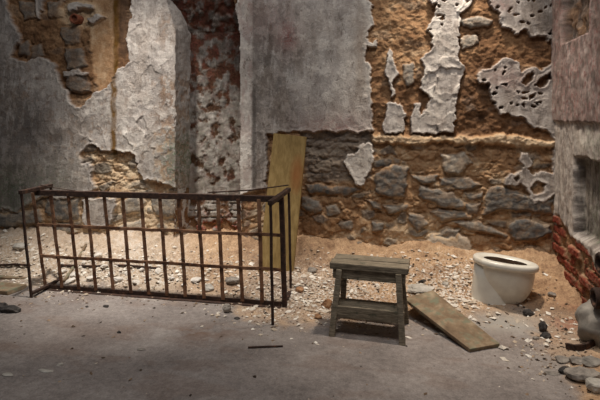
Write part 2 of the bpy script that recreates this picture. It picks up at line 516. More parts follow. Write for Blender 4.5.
def back_masks(px, py, X, Z):
    """relief (m, toward the room) and masks of the back wall"""
    wx = px + 2.2 * fbm(px / 11, py / 11, 3, 3) + 0.9 * fbm(px / 3.2, py / 3.2, 2, 8)
    wy = py + 2.2 * fbm(px / 11, py / 11, 3, 23) + 0.9 * fbm(px / 3.2, py / 3.2, 2, 28)
    # exposed rubble core: irregular courses
    f1, f2, cid = worley(px / 17 + 0.5 * fbm(px / 30, py / 30, 2, 5), py / 9.5 + 0.4 * fbm(px / 25, py / 25, 2, 6), 31)
    chunk = sstep(0.02, 0.35, f2 - f1)
    low = sstep(128, 150, py)
    h = 0.020 * fbm(px / 28, py / 28, 3, 1) + 0.008 * fbm(px / 6, py / 6, 4, 2, 0.6)
    ridg = 1 - np.abs(fbm(px / 20, py / 13, 3, 21, 0.6))
    ridg = ridg * (0.93 + 0.07 * sstep(-0.1, 0.3, fbm(px / 45, py / 45, 2, 22)))
    h = h - (0.006 + 0.004 * low) * sstep(0.88, 1.0, ridg)
    rub = np.where(cid > 0.45, 1.0, 0.25) * (0.35 + 0.65 * low)
    h = h + 0.013 * rub * (chunk - 0.5) * (0.35 + 0.65 * low)
    f1b, f2b, cb = worley(px / 5.5, py / 4.5, 77)
    h = h + (0.003 - 0.002 * low) * np.where(cb > 0.6, 1, 0) * sstep(0.0, 0.3, f2b - f1b)
    warm = 0.40 + 0.12 * fbm(px / 40, py / 40, 3, 12) + 0.16 * fbm(px / 11, py / 8, 4, 13, 0.6) + 0.29 * low
    warm = warm + 0.20 * (cid - 0.5) - 0.10 * sstep(0.9, 1.0, ridg)
    warm += 0.22 * blob(px, py, 400, 20, 45, 40) + 0.2 * blob(px, py, 120, 170, 30, 30) + 0.34 * blob(px, py, 140, 225, 80, 28)
    warm -= 0.16 * blob(px, py, 490, 110, 60, 40) + 0.16 * blob(px, py, 330, 222, 40, 22)
    warm += 0.22 * blob(px, py, 400, 236, 60, 14)
    stone = 0.75 * low * sstep(0.62, 0.75, cid) * chunk + 0.35 * (1 - low) * sstep(0.8, 0.9, cid) * chunk
    tone = 0.25 + 0.45 * hsh(np.floor(cid * 9999), np.floor(cid * 777), 4)
    # lumpy grey-brown upper course left of the white patch
    up = sstep(-4, 4, sdf([(300, 131), (372, 131), (372, 180), (306, 184)], wx, wy))
    h = h + up * 0.016 * fbm(px / 14, py / 8, 3, 61)
    tone = np.where(up > 0.5, 0.5 + 0.15 * cid, tone)
    stone = np.maximum(stone, up * 0.75)
    # pale mortar ledge
    for P in ([(372, 134), (420, 134), (472, 136), (504, 133), (542, 139), (556, 140), (556, 149), (525, 147), (490, 144), (466, 145), (440, 142), (410, 146), (372, 142)],):
        s = sdf(P, wx, wy)
        k = sstep(-1.5, 3, s)
        h = h + 0.045 * k
        warm = warm + k * (0.92 - warm) * 0.9
        stone = stone * (1 - k)
    # named stones
    for i, (P, t, hh) in enumerate(STONES):
        s = sdf(P, px + 2.6 * fbm(px / 13, py / 10, 3, 40 + i), py + 2.0 * fbm(px / 13, py / 10, 3, 140 + i))
        m = sstep(-0.8, 0.8, s)
        hh = hh * 0.62
        prof = hh * (0.6 + 0.4 * sstep(0, 3, s)) + 0.0045 * fbm(px / 9, py / 6, 4, 300 + i, 0.6)
        cen = np.mean(np.array(P), axis=0)
        prof = prof + 0.0006 * (py - cen[1]) * (hsh(np.array(float(i)), np.array(2.0), 9) - 0.2)
        rim = sstep(-4, -0.5, s) * (1 - m)
        h = h - 0.007 * rim
        h = h * (1 - m) + prof * m
        stone = np.maximum(stone * (1 - rim), m * ((0.5 if cen[0] < 130 and cen[1] < 100 else 0.72) + 0.28 * sstep(-0.25, 0.15, fbm(px / 8, py / 6, 3, 500 + i))))
        tone = tone * (1 - m) + (t + 0.20 + 0.14 * fbm(px / 10, py / 7, 3, 90 + i)) * m
    # smooth rendered pipe chase on the left, hollowed
    s = sdf([(90, -120), (131, -120), (130, 40), (128, 60), (118, 72), (110, 92), (97, 92), (93, 70), (88, 40), (92, 12)], wx, wy)
    k = sstep(-1, 3, s)
    cyl = np.clip(1 - ((px - 106) / 16) ** 2, 0, 1)
    h = h * (1 - k) + k * (0.012 - 0.035 * cyl + 0.005 * fbm(px / 10, py / 10, 3, 71))
    stone = stone * (1 - k)
    warm = warm * (1 - k) + k * (0.66 + 0.16 * fbm(px / 8, py / 14, 3, 72) - 0.40 * sstep(110, 121, px))
    # pale cement collar round the clay pipe
    k = sstep(19, 12, np.hypot((px - 80) * 0.7, py - 14)) * 0.8
    warm = warm * (1 - k) + k * 0.92
    stone = stone * (1 - k)
    # plaster coat
    ps = np.full(px.shape, -14.0)
    for P in PLASTER[:15]:
        ps = np.maximum(ps, sdf(P, wx, wy))
    for P in HOLES:
        ps = np.minimum(ps, -sdf(P, wx, wy, 8))
    # pock marks in the flaking coats on the right
    g1, g2, gc = worley(px / 7.5 + 0.4 * fbm(px / 9, py / 9, 2, 15), py / 5.5, 203)
    pock = np.where(gc > 0.72, 1.0, 0.0) * sstep(0.34, 0.18, g1)
    zone = np.maximum(sstep(424, 430, px) * sstep(60, 20, py) * (px < 560), blob(px, py, 515, 90, 45, 40))
    zone = np.maximum(zone, 0.8 * blob(px, py, 520, 10, 40, 30))
    zone = np.maximum(zone, 0.35 * blob(px, py, 150, 55, 22, 70) * (px < 176))
    ps = np.where(pock * zone > 0.5, np.minimum(ps, -1.0), ps)
    pl = sstep(-0.5, 0.5, ps)
    plh = pl
    mz = (px < 200) * np.maximum(sstep(150, 164, px + 6 * fbm(px / 9, py / 9, 2, 17)) * sstep(72, 80, py), 0.7 * blob(px, py, 168, 28, 10, 20))
    mn = fbm(px / 7, py / 9, 5, 19, 0.65)
    pl = pl * (1 - 0.6 * mz * sstep(-0.12, 0.25, mn))
    mz2 = (px < 176) * (blob(px, py, 95, 130, 70, 50) + blob(px, py, 30, 85, 40, 25))
    pl = pl * (1 - 0.35 * mz2 * sstep(0.25, 0.5, mn))
    plh = plh * 0.88 + 0.12 * pl
    # flaking skins: paint layers lifted in plates
    c1, c2, cc = worley(px / 15 + 0.6 * fbm(px / 16, py / 16, 2, 44), py / 17 + 0.6 * fbm(px / 16, py / 16, 2, 45), 61)
    plates = np.clip(sstep(424, 432, px) * sstep(480, 470, px) * sstep(138, 130, py) + 0.6 * blob(px, py, 110, 140, 60, 45) + 0.5 * blob(px, py, 145, 60, 20, 80), 0, 1)
    hp = 0.032 + 0.010 * fbm(px / 50, py / 50, 3, 50) + 0.0013 * fbm(px / 8, py / 8, 4, 52, 0.6)
    hp = hp + plates * 0.016 * (cc - 0.5) + plates * 0.010 * (c1 - 0.4)
    scab = sstep(0.12, 0.3, fbm(px / 13, py / 13, 5, 57, 0.65))
    hp = hp + 0.0022 * scab
    hp = hp + 0.006 * sstep(4, 0.5, ps)
    h = h * (1 - plh) + hp * plh
    pt = 0.62 + 0.10 * fbm(px / 45, py / 45, 4, 81) + 0.16 * (scab - 0.5) + plates * 0.25 * (cc - 0.5)
    pt = pt - 0.22 * sstep(70, -10, px) - 0.12 * blob(px, py, 45, 120, 50, 40)
    pt = pt - 0.22 * blob(px, py, 262, 60, 40, 90) - 0.04 * blob(px, py, 320, 90, 50, 60) + 0.17 * sstep(280, 330, px) * (px < 375)
    pt = pt - 0.07 * sstep(120, 150, px) * (px < 200) + 0.32 * blob(px, py, 50, 82, 26, 14) + 0.12 * blob(px, py, 110, 112, 60, 20) + 0.12 * blob(px, py, 140, 150, 30, 40)
    pt = pt + 0.16 * sstep(362, 372, px) * (px < 480) + 0.22 * sstep(2, 0, np.abs(ps - 2)) * 0.5
    pt = pt + 0.18 * sstep(0, 1, sdf(PLASTER[8], wx, wy)) - 0.28 * blob(px, py, 545, 15, 18, 50) - 0.10 * blob(px, py, 540, 100, 40, 50)
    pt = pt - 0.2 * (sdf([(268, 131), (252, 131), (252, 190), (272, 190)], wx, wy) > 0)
    pt = pt - 0.30 * np.clip(sdf([(440, 88), (452, 86), (456, 97), (444, 100)], wx, wy) + 1, 0, 1) - 0.30 * np.clip(sdf([(437, 120), (452, 118), (452, 132), (438, 132)], wx, wy) + 1, 0, 1)
    pt = pt - 0.22 * np.clip(sdf([(361, 96), (371, 96), (372, 118), (360, 118)], wx, wy) + 1, 0, 1) - 0.2 * np.clip(sdf([(362, 148), (370, 150), (369, 160), (362, 158)], wx, wy) + 1, 0, 1)
    lit_edge_strip = sstep(255, 252, px) * sstep(238, 240, px)  # lit chamfer face at the doorway edge, painted as a paler strip
    pt = pt + 0.34 * lit_edge_strip
    red = pl * (0.75 * blob(px, py, 335, 128, 36, 14) + 0.9 * blob(px, py, 289, 38, 9, 16) + 0.45 * blob(px, py, 505, 78, 24, 14) + 0.5 * blob(px, py, 500, 6, 14, 8) + 0.35 * blob(px, py, 270, 20, 26, 26))
    red = red + 0.35 * lit_edge_strip * sstep(0.0, 0.3, fbm(px / 6, py / 20, 3, 95))
    yl = sstep(4.2, 1.2, np.abs(px - 115.5 + 1.6 * fbm(py / 14, py * 0, 2, 66))) * sstep(176, 150, py) * (0.7 + 0.3 * sstep(-0.1, 0.2, fbm(px / 5, py / 12, 2, 67)))
    yl = np.maximum(yl, 0.35 * pl * blob(px, py, 361, 50, 6, 60))
    gr = pl * (1.3 * blob(px, py, 178, 162, 16, 26) + 0.9 * blob(px, py, 14, 190, 34, 26) + 0.35 * blob(px, py, 60, 175, 20, 20))
    bt = sstep(0.15, 0.5, fbm(px / 12, py / 12, 4, 91))
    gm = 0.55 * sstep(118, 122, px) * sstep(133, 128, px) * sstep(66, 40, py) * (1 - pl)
    gm = np.maximum(gm, 0.75 * sstep(3.2, 0.8, np.abs(px - 255 + fbm(py / 9, py * 0, 2, 68))) * sstep(70, 100, py) * sstep(190, 186, py))  # dark line down the inner side of the pale doorway strip
    gm = np.maximum(gm, 0.6 * bt * pl * (blob(px, py, 300, 40, 60, 60) * 0.7 + 0.5 * blob(px, py, 20, 180, 40, 30) + 0.5 * blob(px, py, 130, 100, 40, 60)))
    gm = np.maximum(gm, 0.5 * bt * blob(px, py, 545, 12, 18, 40))
    # bricks low on the doorway reveal
    return h, dict(plaster=pl, ptone=pt, stone=np.clip(stone, 0, 1), stone_tone=tone, warm=np.clip(warm, 0, 1), red=np.clip(red, 0, 1), yellow=yl, green=np.clip(gr, 0, 1), grime_and_dark=np.clip(gm, 0, 1), brick=px * 0)


def recess_masks(px, py, X, Z):
    """doorway recess: patchy reddish render with grey plaster remains"""
    wx = px + 2.5 * fbm(px / 9, py / 9, 3, 403)
    wy = py + 2.5 * fbm(px / 9, py / 9, 3, 423)
    n = fbm(px / 11, py / 13, 5, 411, 0.6)
    lowp = sstep(40, 140, py)
    pl = sstep(-0.25, 0.4, n - 0.04 + 0.42 * lowp - 0.55 * sstep(206, 225, py))
    h = 0.008 * fbm(px / 8, py / 8, 4, 413) + 0.010 * pl
    # bricks near the floor
    bx, by = px / 15.0 + 0.5 * (np.floor(py / 7.0) % 2), py / 7.0
    jx, jy = np.abs(bx - np.floor(bx) - 0.5), np.abs(by - np.floor(by) - 0.5)
    br = sstep(0.47, 0.42, jx) * sstep(0.44, 0.36, jy) * sstep(196, 206, py) * sstep(-0.15, 0.1, n + 0.1)
    h = h + 0.02 * br
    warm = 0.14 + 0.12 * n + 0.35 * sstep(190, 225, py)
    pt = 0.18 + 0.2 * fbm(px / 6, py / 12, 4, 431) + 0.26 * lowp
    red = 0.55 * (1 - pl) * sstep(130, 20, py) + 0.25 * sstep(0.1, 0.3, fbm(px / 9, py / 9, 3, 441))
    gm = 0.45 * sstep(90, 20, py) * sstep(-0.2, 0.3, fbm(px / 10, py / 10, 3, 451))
    return h, dict(plaster=pl, ptone=pt, stone=px * 0, stone_tone=px * 0 + 0.4, warm=np.clip(warm, 0, 1), red=np.clip(red, 0, 1), yellow=px * 0, green=0.3 * pl * lowp, grime_and_dark=gm, brick=br)


def jamb_masks(px, py, X, Z):
    n = fbm(px / 5, py / 11, 5, 511, 0.6)
    k = sstep(70, 80, py)
    pl = 1 - 0.6 * k * sstep(-0.1, 0.25, n)
    pl = np.where(py > 188, sstep(0.1, 0.2, n), pl)
    h = 0.006 * fbm(px / 6, py / 8, 4, 513) + 0.012 * pl
    h = h - 0.09 * np.clip((Z - 2.12) / 0.3, 0, 1.4) * np.clip((NB - X) / (NB - WALL), 0, 1)
    z = px * 0
    return h, dict(plaster=pl, ptone=0.66 + 0.22 * n * k - 0.04 * (1 - k), stone=z, stone_tone=z + .4, warm=z + 0.42, red=z, yellow=z, green=np.clip(1.3 * blob(px, py, 184, 158, 16, 28), 0, 1), grime_and_dark=0.1 * (1 - k), brick=z)


def grid_wall(name, O, S, T, ls, lt, step, maskf, normal, cut=None, relief=1.0):
    """rough wall surface spanned by S (along) and T (up) from O, relief along normal"""
    ns, nt = int(ls / step) + 1, int(lt / step) + 1
    s = np.linspace(0, ls, ns)
    t = np.linspace(0, lt, nt)
    Sg, Tg = np.meshgrid(s, t)
    O, S, T, N = (np.array(a, float) for a in (O, S, T, normal))
    P = O + Sg[..., None] * S + Tg[..., None] * T
    px, py = proj(P[..., 0], P[..., 1], P[..., 2])
    h, at = maskf(px, py, P[..., 0] if abs(S[0]) > 0.5 else P[..., 1], P[..., 2])
    V = P + (h * relief)[..., None] * N
    idx = np.arange(ns * nt).reshape(nt, ns)
    q = np.stack([idx[:-1, :-1], idx[:-1, 1:], idx[1:, 1:], idx[1:, :-1]], -1)
    if cut is not None:
        keep = ~cut(px, py, P[..., 0], P[..., 2])
        kf = keep[:-1, :-1] & keep[1:, 1:]
        q = q[kf]
    q = q.reshape(-1, 4)
    if np.dot(np.cross(S, T), N) < 0:
        q = q[:, ::-1]
    return struct(raw_mesh(name, V.reshape(-1, 3), q, M['wall'], {a: at[a] for a in ATTRS}))


def door_cut(px, py, X, Z):
    # opening of the doorway recess, its right edge leaning in at the arch spring
    xr = DR + 0.012 * fbm(Z * 6, Z * 0 + 1, 3, 600) - 0.10 * np.clip((Z - 2.05) / 0.4, 0, 2) ** 1.4
    xl = DL + 0.008 * fbm(Z * 7, Z * 0 + 2, 3, 610) - 0.09 * np.clip((Z - 2.12) / 0.3, 0, 1.4)
    return (X > xl) & (X < xr) & (Z < 2.50 + 0.02 * fbm(X * 8, X * 0, 2, 620))


grid_wall('wall_back', (-4.25, WALL, -0.1), (1, 0, 0), (0, 0, 1), 4.25 + RW + 0.06, 2.85, 0.0065, back_masks, (0, -1, 0), door_cut)
grid_wall('wall_recess', (DL - 0.05, NB, -0.1), (1, 0, 0), (0, 0, 1), DR - DL + 0.1, 2.35, 0.0075, recess_masks, (0, -1, 0))
jv = Vector((0.05, NB + 0.03 - (WALL - 0.03), 0))       # the left reveal is splayed
grid_wall('wall_reveal_left', (DL - 0.02, WALL - 0.03, -0.1), tuple(jv.normalized()), (0, 0, 1), jv.length, 2.65, 0.0075, jamb_masks, tuple(Vector((jv.y, -jv.x, 0)).normalized()))
grid_wall('wall_reveal_right', (DR + 0.02, WALL - 0.03, -0.1), (0, 1, 0), (0, 0, 1), NB - WALL + 0.06, 2.65, 0.02, jamb_masks, (-1, 0, 0))
sl = Vector((0, NB + 0.03 - (WALL - 0.03), 2.08 - 2.52))
grid_wall('wall_recess_soffit', (DL - 0.16, WALL - 0.03, 2.52), (1, 0, 0), tuple(sl.normalized()), DR - DL + 0.21, sl.length, 0.0075, recess_masks,
          tuple(Vector((0, sl.z, -sl.y)).normalized()))


def right_masks(px, py, Y, Z):
    wx = px + 1.8 * fbm(Y * 16, Z * 16, 3, 703)
    wy = py + 1.8 * fbm(Y * 16, Z * 16, 3, 723)
    n = fbm(Y * 9, Z * 9, 4, 711)
    st = fbm(Y * 22, Z * 8, 5, 712, 0.7)
    # deep cavities
    yy = Y + 0.012 * fbm(Z * 9, Y * 9, 3, 731)
    zz = Z + 0.012 * fbm(Z * 9, Y * 9, 3, 741)
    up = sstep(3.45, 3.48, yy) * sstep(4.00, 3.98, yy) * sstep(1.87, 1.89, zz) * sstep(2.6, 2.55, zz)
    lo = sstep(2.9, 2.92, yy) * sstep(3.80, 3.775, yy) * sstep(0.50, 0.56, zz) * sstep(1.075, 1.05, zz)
    bs = sdf([(553, 215), (561, 216), (566, 224), (571, 234), (579, 240), (590, 250), (603, 275), (640, 300), (640, 420), (553, 420)], wx, wy)
    bk = sstep(-1, 1, bs)
    row = np.floor(Z / 0.072)
    bu, bv = Y / 0.21 + 0.5 * (row % 2), Z / 0.072
    jx, jy = np.abs(bu - np.floor(bu) - 0.5), np.abs(bv - np.floor(bv) - 0.5)
    cell = hsh(np.floor(bu), row, 8)
    br = sstep(0.475, 0.44, jx) * sstep(0.45, 0.36, jy) * bk * sstep(0.12, 0.25, cell + 0.25 * n)
    pl = 1 - bk
    h = 0.004 * n + 0.02 * pl + 0.004 * fbm(Y * 14, Z * 10, 4, 790, 0.6) * pl + bk * (0.020 * br * (0.5 + cell) + 0.006 * fbm(Y * 40, Z * 40, 3, 715))
    ledge = sstep(1.29, 1.31, Z + 0.01 * n)
    h = h + 0.018 * ledge
    h = h - 0.07 * up - 0.07 * lo
    # scabby bed of the upper cavity
    up_r = up * (0.5 + 0.5 * sstep(-0.1, 0.2, n))
    pl = pl * (1 - up_r * 0.8)
    h = h + up * 0.02 * fbm(Y * 22, Z * 9, 3, 717)
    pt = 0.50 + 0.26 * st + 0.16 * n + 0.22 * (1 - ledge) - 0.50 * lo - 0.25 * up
    red = (0.35 + 0.5 * sstep(-0.1, 0.35, st)) * ledge * (1 - up) + 0.05
    gr = (1 - ledge) * (0.55 * sstep(3.85, 3.4, Y) * sstep(0.0, 0.3, n + 0.15) + 0.2 * lo)
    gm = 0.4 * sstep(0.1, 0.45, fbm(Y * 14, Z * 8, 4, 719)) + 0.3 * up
    z = Y * 0
    warm = np.clip(0.40 + 0.3 * (cell - 0.5) + 0.15 * n + 0.28 * bk * (1 - br), 0, 1)
    return h, dict(plaster=np.clip(pl, 0, 1), ptone=pt, stone=z, stone_tone=z + .4, warm=warm, red=red, yellow=z, green=gr, grime_and_dark=np.clip(gm, 0, 1), brick=br)


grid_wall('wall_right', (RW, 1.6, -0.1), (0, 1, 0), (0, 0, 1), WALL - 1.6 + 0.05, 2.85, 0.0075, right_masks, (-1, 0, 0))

# ------------------------------------------------------------------ floor with the rubble banks
SAND = [(-60, 150), (-60, 286), (0, 283), (30, 284), (60, 281), (150, 291), (235, 300), (246, 316), (275, 325), (300, 324), (335, 320), (400, 316), (440, 322),
        (480, 318), (510, 316), (535, 326), (545, 348), (562, 366), (575, 385), (590, 410), (700, 480), (700, 150)]


def floor_h(X, Y):
    n = fbm(X * 2.2, Y * 2.2, 4, 801)
    a = np.clip((Y - 3.40 - 0.12 * n) / 0.85, 0, 1.4)
    bank = 0.27 * a ** 1.35
    bank = bank - np.clip(Y - 4.2, 0, 1) * 0.35 * sstep(-1.25, -1.4, X) * sstep(-2.2, -2.0, X)
    bank = np.maximum(bank, 0)
    b = np.clip((X - 0.72 - 0.10 * n - 0.12 * np.clip(3.3 - Y, 0, 1)) / 0.5, 0, 1.2) * sstep(2.1, 2.9, Y)
    side = (0.05 + 0.06 * sstep(3.3, 2.9, Y)) * b ** 1.3
    m = np.sqrt(bank ** 2 + side ** 2)
    m = m + 0.05 * blob(X, Y, 0.32, 4.1, 0.35, 0.3)
    rough = np.clip(m * 9, 0, 1)
    f1, f2, c = worley(X * 22, Y * 22, 811)
    m = m + rough * (0.018 * fbm(X * 7, Y * 7, 4, 803, 0.6) + 0.007 * fbm(X * 24, Y * 24, 3, 809, 0.7) + (0.012 + 0.022 * sstep(-1.2, -1.8, X)) * (c - 0.4) * sstep(0, 0.4, f2 - f1))
    m = m + (1 - rough) * (0.004 * fbm(X * 3, Y * 3, 3, 805) + 0.0015 * fbm(X * 22, Y * 22, 3, 807))
    return m


def fz(x, y):
    return float(floor_h(np.array([[x]]), np.array([[y]]))[0, 0])


def on_floor(px, py):
    """point of the floor surface seen at a photo position"""
    z = 0.0
    for _ in range(12):
        p = at_z(px, py, z)
        z = 0.5 * z + 0.5 * fz(p.x, p.y)
    return Vector((p.x, p.y, fz(p.x, p.y)))


def build_floor():
    step = 0.0085
    xs = np.arange(-4.3, RW + 0.06, step)
    ys = np.arange(1.2, NB + 0.08, step)
    X, Y = np.meshgrid(xs, ys)
    Z = floor_h(X, Y)
    px, py = proj(X, Y, Z)
    n = fbm(X * 6, Y * 6, 4, 821, 0.6)
    sand = sstep(-11, 13, sdf(SAND, px, py, 20) + 8 * n)
    warm = 0.48 + 0.14 * n + 0.06 * blob(px, py, 420, 262, 90, 30) + 0.10 * blob(px, py, 130, 240, 80, 30) - 0.14 * blob(px, py, 285, 285, 50, 34) + 0.14 * sstep(230, 120, px) - 0.12 * blob(px, py, 560, 320, 36, 36)
    chips = 0.95 * blob(px, py, 455, 288, 34, 22) + 0.8 * blob(px, py, 110, 268, 90, 18) + 0.5 * blob(px, py, 350, 290, 60, 22) + 0.35 * blob(px, py, 290, 290, 50, 24) + 0.5 * blob(px, py, 20, 245, 30, 14)
    stain = 0.8 * blob(px, py, 205, 333, 40, 9) * sstep(-.3, .2, n) + 0.35 * blob(px, py, 95, 332, 40, 8) + 0.35 * blob(px, py, 30, 348, 60, 8) + 0.3 * sstep(0.15, 0.5, fbm(X * 2.3, Y * 5, 4, 831))
    grey = 0.42 * blob(px, py, 285, 292, 55, 30) + 0.5 * sstep(225, 150, px) * sand + 0.4 * blob(px, py, 570, 345, 30, 26) + 0.9 * blob(px, py, 505, 322, 40, 12) + 0.3 * blob(px, py, 190, 290, 60, 12) * n
    red = 0.8 * blob(px, py, 572, 322, 22, 16) * sstep(-.2, .3, n)
    idx = np.arange(X.size).reshape(X.shape)
    q = np.stack([idx[:-1, :-1], idx[:-1, 1:], idx[1:, 1:], idx[1:, :-1]], -1).reshape(-1, 4)
    V = np.stack([X, Y, Z], -1).reshape(-1, 3)
    struct(raw_mesh('floor', V, q, M['floor'], dict(sand=sand, warm=np.clip(warm, 0, 1), chips=np.clip(chips, 0, 1) * sand, stain=np.clip(stain, 0, 1), grey=np.clip(grey, 0, 1), red=np.clip(red, 0, 1))))


build_floor()


# ------------------------------------------------------------------ rusty bed frame on its side
def bed():
    r = root('bed_frame', 'rusty iron lattice bed frame tipped on its side before the left wall', 'bed frame', (-1.7, 3.43, 0))
    inv = Matrix.Translation((1.7, -3.43, 0))

    def B(mb, name, mat, par=r, bev=0.002):
        return mb.build(name, mat, par, bev, matrix=inv)
    YP = 3.43
    base = lambda x, y: fz(x, y) - 0.004
    # corner posts: bottom -> top, the left end racked outward
    zl, zr = 0.785, 0.775
    bl, br_ = -2.68, -0.80
    tl, tr = -2.79, -0.81

    def pt(u, v, y=YP):
        xb, xt = bl + (br_ - bl) * u, tl + (tr - tl) * u
        z1 = 0.744 + 0.014 * u - 0.010 * math.sin(math.pi * u)
        z0 = 0.018
        return Vector((xb + (xt - xb) * v, y + 0.01 * math.sin(5 * u) * v, z0 + (z1 - z0) * v))
    for v, nm, w in ((1.0, 'top_rail', 0.042), (0.0, 'bottom_rail', 0.038)):
        mb = MB()
        mb.beam(pt(0, v) + Vector((0, 0, 0)), pt(1, v), w, 0.007, (0, 1, 0), 14, 0.002, 3)
        off = Vector((0, 0.016 if v else -0.018, (w / 2 - 0.004) * (1 if v else -1)))
        mb.beam(pt(0, v) + off, pt(1, v) + off, 0.007, 0.036, (0, 1, 0), 14, 0.001, 3)   # other flange of the angle iron
        B(mb, nm, M['darkrust'])
    for k, v in enumerate((0.66, 0.33)):
        mb = MB()
        mb.beam(pt(0.0, v, YP - 0.008), pt(1, v, YP - 0.008), 0.024, 0.006, (0, 1, 0), 16, 0.003, 11 + k)
        B(mb, 'cross_strip', M['rust'])
    for i in range(0, 13):
        u = i / 13.0
        mb = MB()
        mb.beam(pt(u + 0.002, 0.0, YP - 0.002), pt(u, 1.0, YP - 0.002), 0.028, 0.006, (0, 1, 0), 8, 0.0025, 30 + i)
        strip = B(mb, 'lattice_strip', M['rust'])
        if 0 < i:
            for v in (0.66, 0.33):
                mb = MB()
                c = pt(u, v, YP - 0.013)
                mb.tube([c, c + Vector((0, -0.006, 0))], 0.007, 8)
                B(mb, 'rivet', M['darkrust'], strip, bev=0)
    # end frames: stubby legs pointing to and from the viewer
    for nm, xb, xt, y0, y1, zt, mid in (('foot_end', -2.655, -2.74, 3.25, 3.57, 0.776, YP), ('head_end', -0.785, -0.80, 3.12, 3.67, 0.785, YP)):
        mb = MB()
        mb.beam((xt, y0 - 0.012, zt), (xt - 0.002, y1 + 0.012, zt + 0.004), 0.034, 0.030, (0, 0, 1), 6, 0.001, 5)
        e = B(mb, nm, M['darkrust'], bev=0.004)
        for k, (y, w) in enumerate(((y0, 0.018), (mid, 0.034), (y1, 0.018))):
            if nm == 'foot_end' and k == 1:
                continue
            mb = MB()
            zb = min(base(xb, y), 0.05)
            if nm == 'head_end' and k == 0:
                zb -= 0.004
            mb.beam((xb + (0.01 if k == 1 else 0), y, zb), (xt, y, zt - 0.01), w, w * 0.8, (0, 1, 0), 6, 0.002, 50 + k)
            B(mb, 'end_post', M['darkrust'], e, 0.003)
        mb = MB()
        mb.beam((xb, y0 + (0.0 if nm == 'foot_end' else 0.30), 0.03), (xb, y1, 0.03), 0.03, 0.02, (0, 0, 1), 4, 0.001, 8)
        B(mb, 'end_sill', M['darkrust'], e)
    # thin loose tie rods along the top edge
    mb = MB()
    mb.tube([(-1.35, 3.445, 0.785), (-1.05, 3.53, 0.80), (-0.80, 3.66, 0.825)], 0.005, 8)
    B(mb, 'tie_rod', M['darkrust'], bev=0)
    mb = MB()
    mb.tube([(-2.745, 3.46, 0.80), (-2.60, 3.44, 0.785), (-2.42, 3.435, 0.768)], 0.003, 8)
    B(mb, 'tie_rod', M['darkrust'], bev=0)


bed()


# ------------------------------------------------------------------ wooden trestle stool
def stool():
    rz = -0.085
    c = Vector((-0.165, 3.20, 0))
    r = root('wooden_stool', 'low weathered wooden stool with splayed legs and a lower shelf', 'stool', (c.x, c.y, 0), rz)
    W = M['stoolwood']

    def plank(x0, x1, y0, y1, z0, z1, nm, par=r, bev=0.005, wob=0.002, seed=1):
        mb = MB()
        rnd = random.Random(seed)
        ps = []
        for z in (z0, z1):
            for (x, y) in ((x0, y0), (x1, y0), (x1, y1), (x0, y1)):
                ps.append((x + rnd.uniform(-wob, wob), y + rnd.uniform(-wob, wob), z + rnd.uniform(-wob, wob)))
        mb.hexa(ps)
        return mb.build(nm, W, par, bev)
    plank(-0.245, 0.240, -0.105, 0.005, 0.385, 0.424, 'seat_board', seed=2)
    plank(-0.242, 0.238, 0.007, 0.110, 0.386, 0.425, 'seat_board', seed=3)
    plank(-0.225, 0.222, -0.092, -0.070, 0.325, 0.386, 'apron', seed=4)
    plank(-0.225, 0.222, 0.075, 0.097, 0.325, 0.386, 'apron', seed=5)
    for sx in (-1, 1):
        mb = MB()
        x = sx * 0.188
        mb.beam((x, -0.085, 0.34), (x, 0.085, 0.34), 0.05, 0.022, (1, 0, 0))
        mb.build('cleat', W, r, 0.004)
        for sy in (-1, 1):
            mb = MB()
            a = Vector((sx * 0.212, (-0.182 if sy < 0 else 0.135), -0.004))
            b = Vector((sx * 0.182, (-0.100 if sy < 0 else 0.090), 0.386))
            fx = a.copy()
            g = c + Matrix.Rotation(rz, 3, 'Z') @ a
            a.z = fz(g.x, g.y) - 0.004
            mb.beam(a, b, 0.036, 0.030, (0, 1, 0), 3, 0.0015, 5 + sx + 3 * sy)
            mb.build('leg', W, r, 0.004)
    plank(-0.215, 0.215, -0.138, 0.010, 0.155, 0.171, 'shelf', seed=6)
    plank(-0.222, 0.222, -0.160, -0.142, 0.108, 0.180, 'stretcher', seed=7)
    plank(-0.205, 0.205, 0.100, 0.116, 0.060, 0.100, 'stretcher', seed=8)


stool()


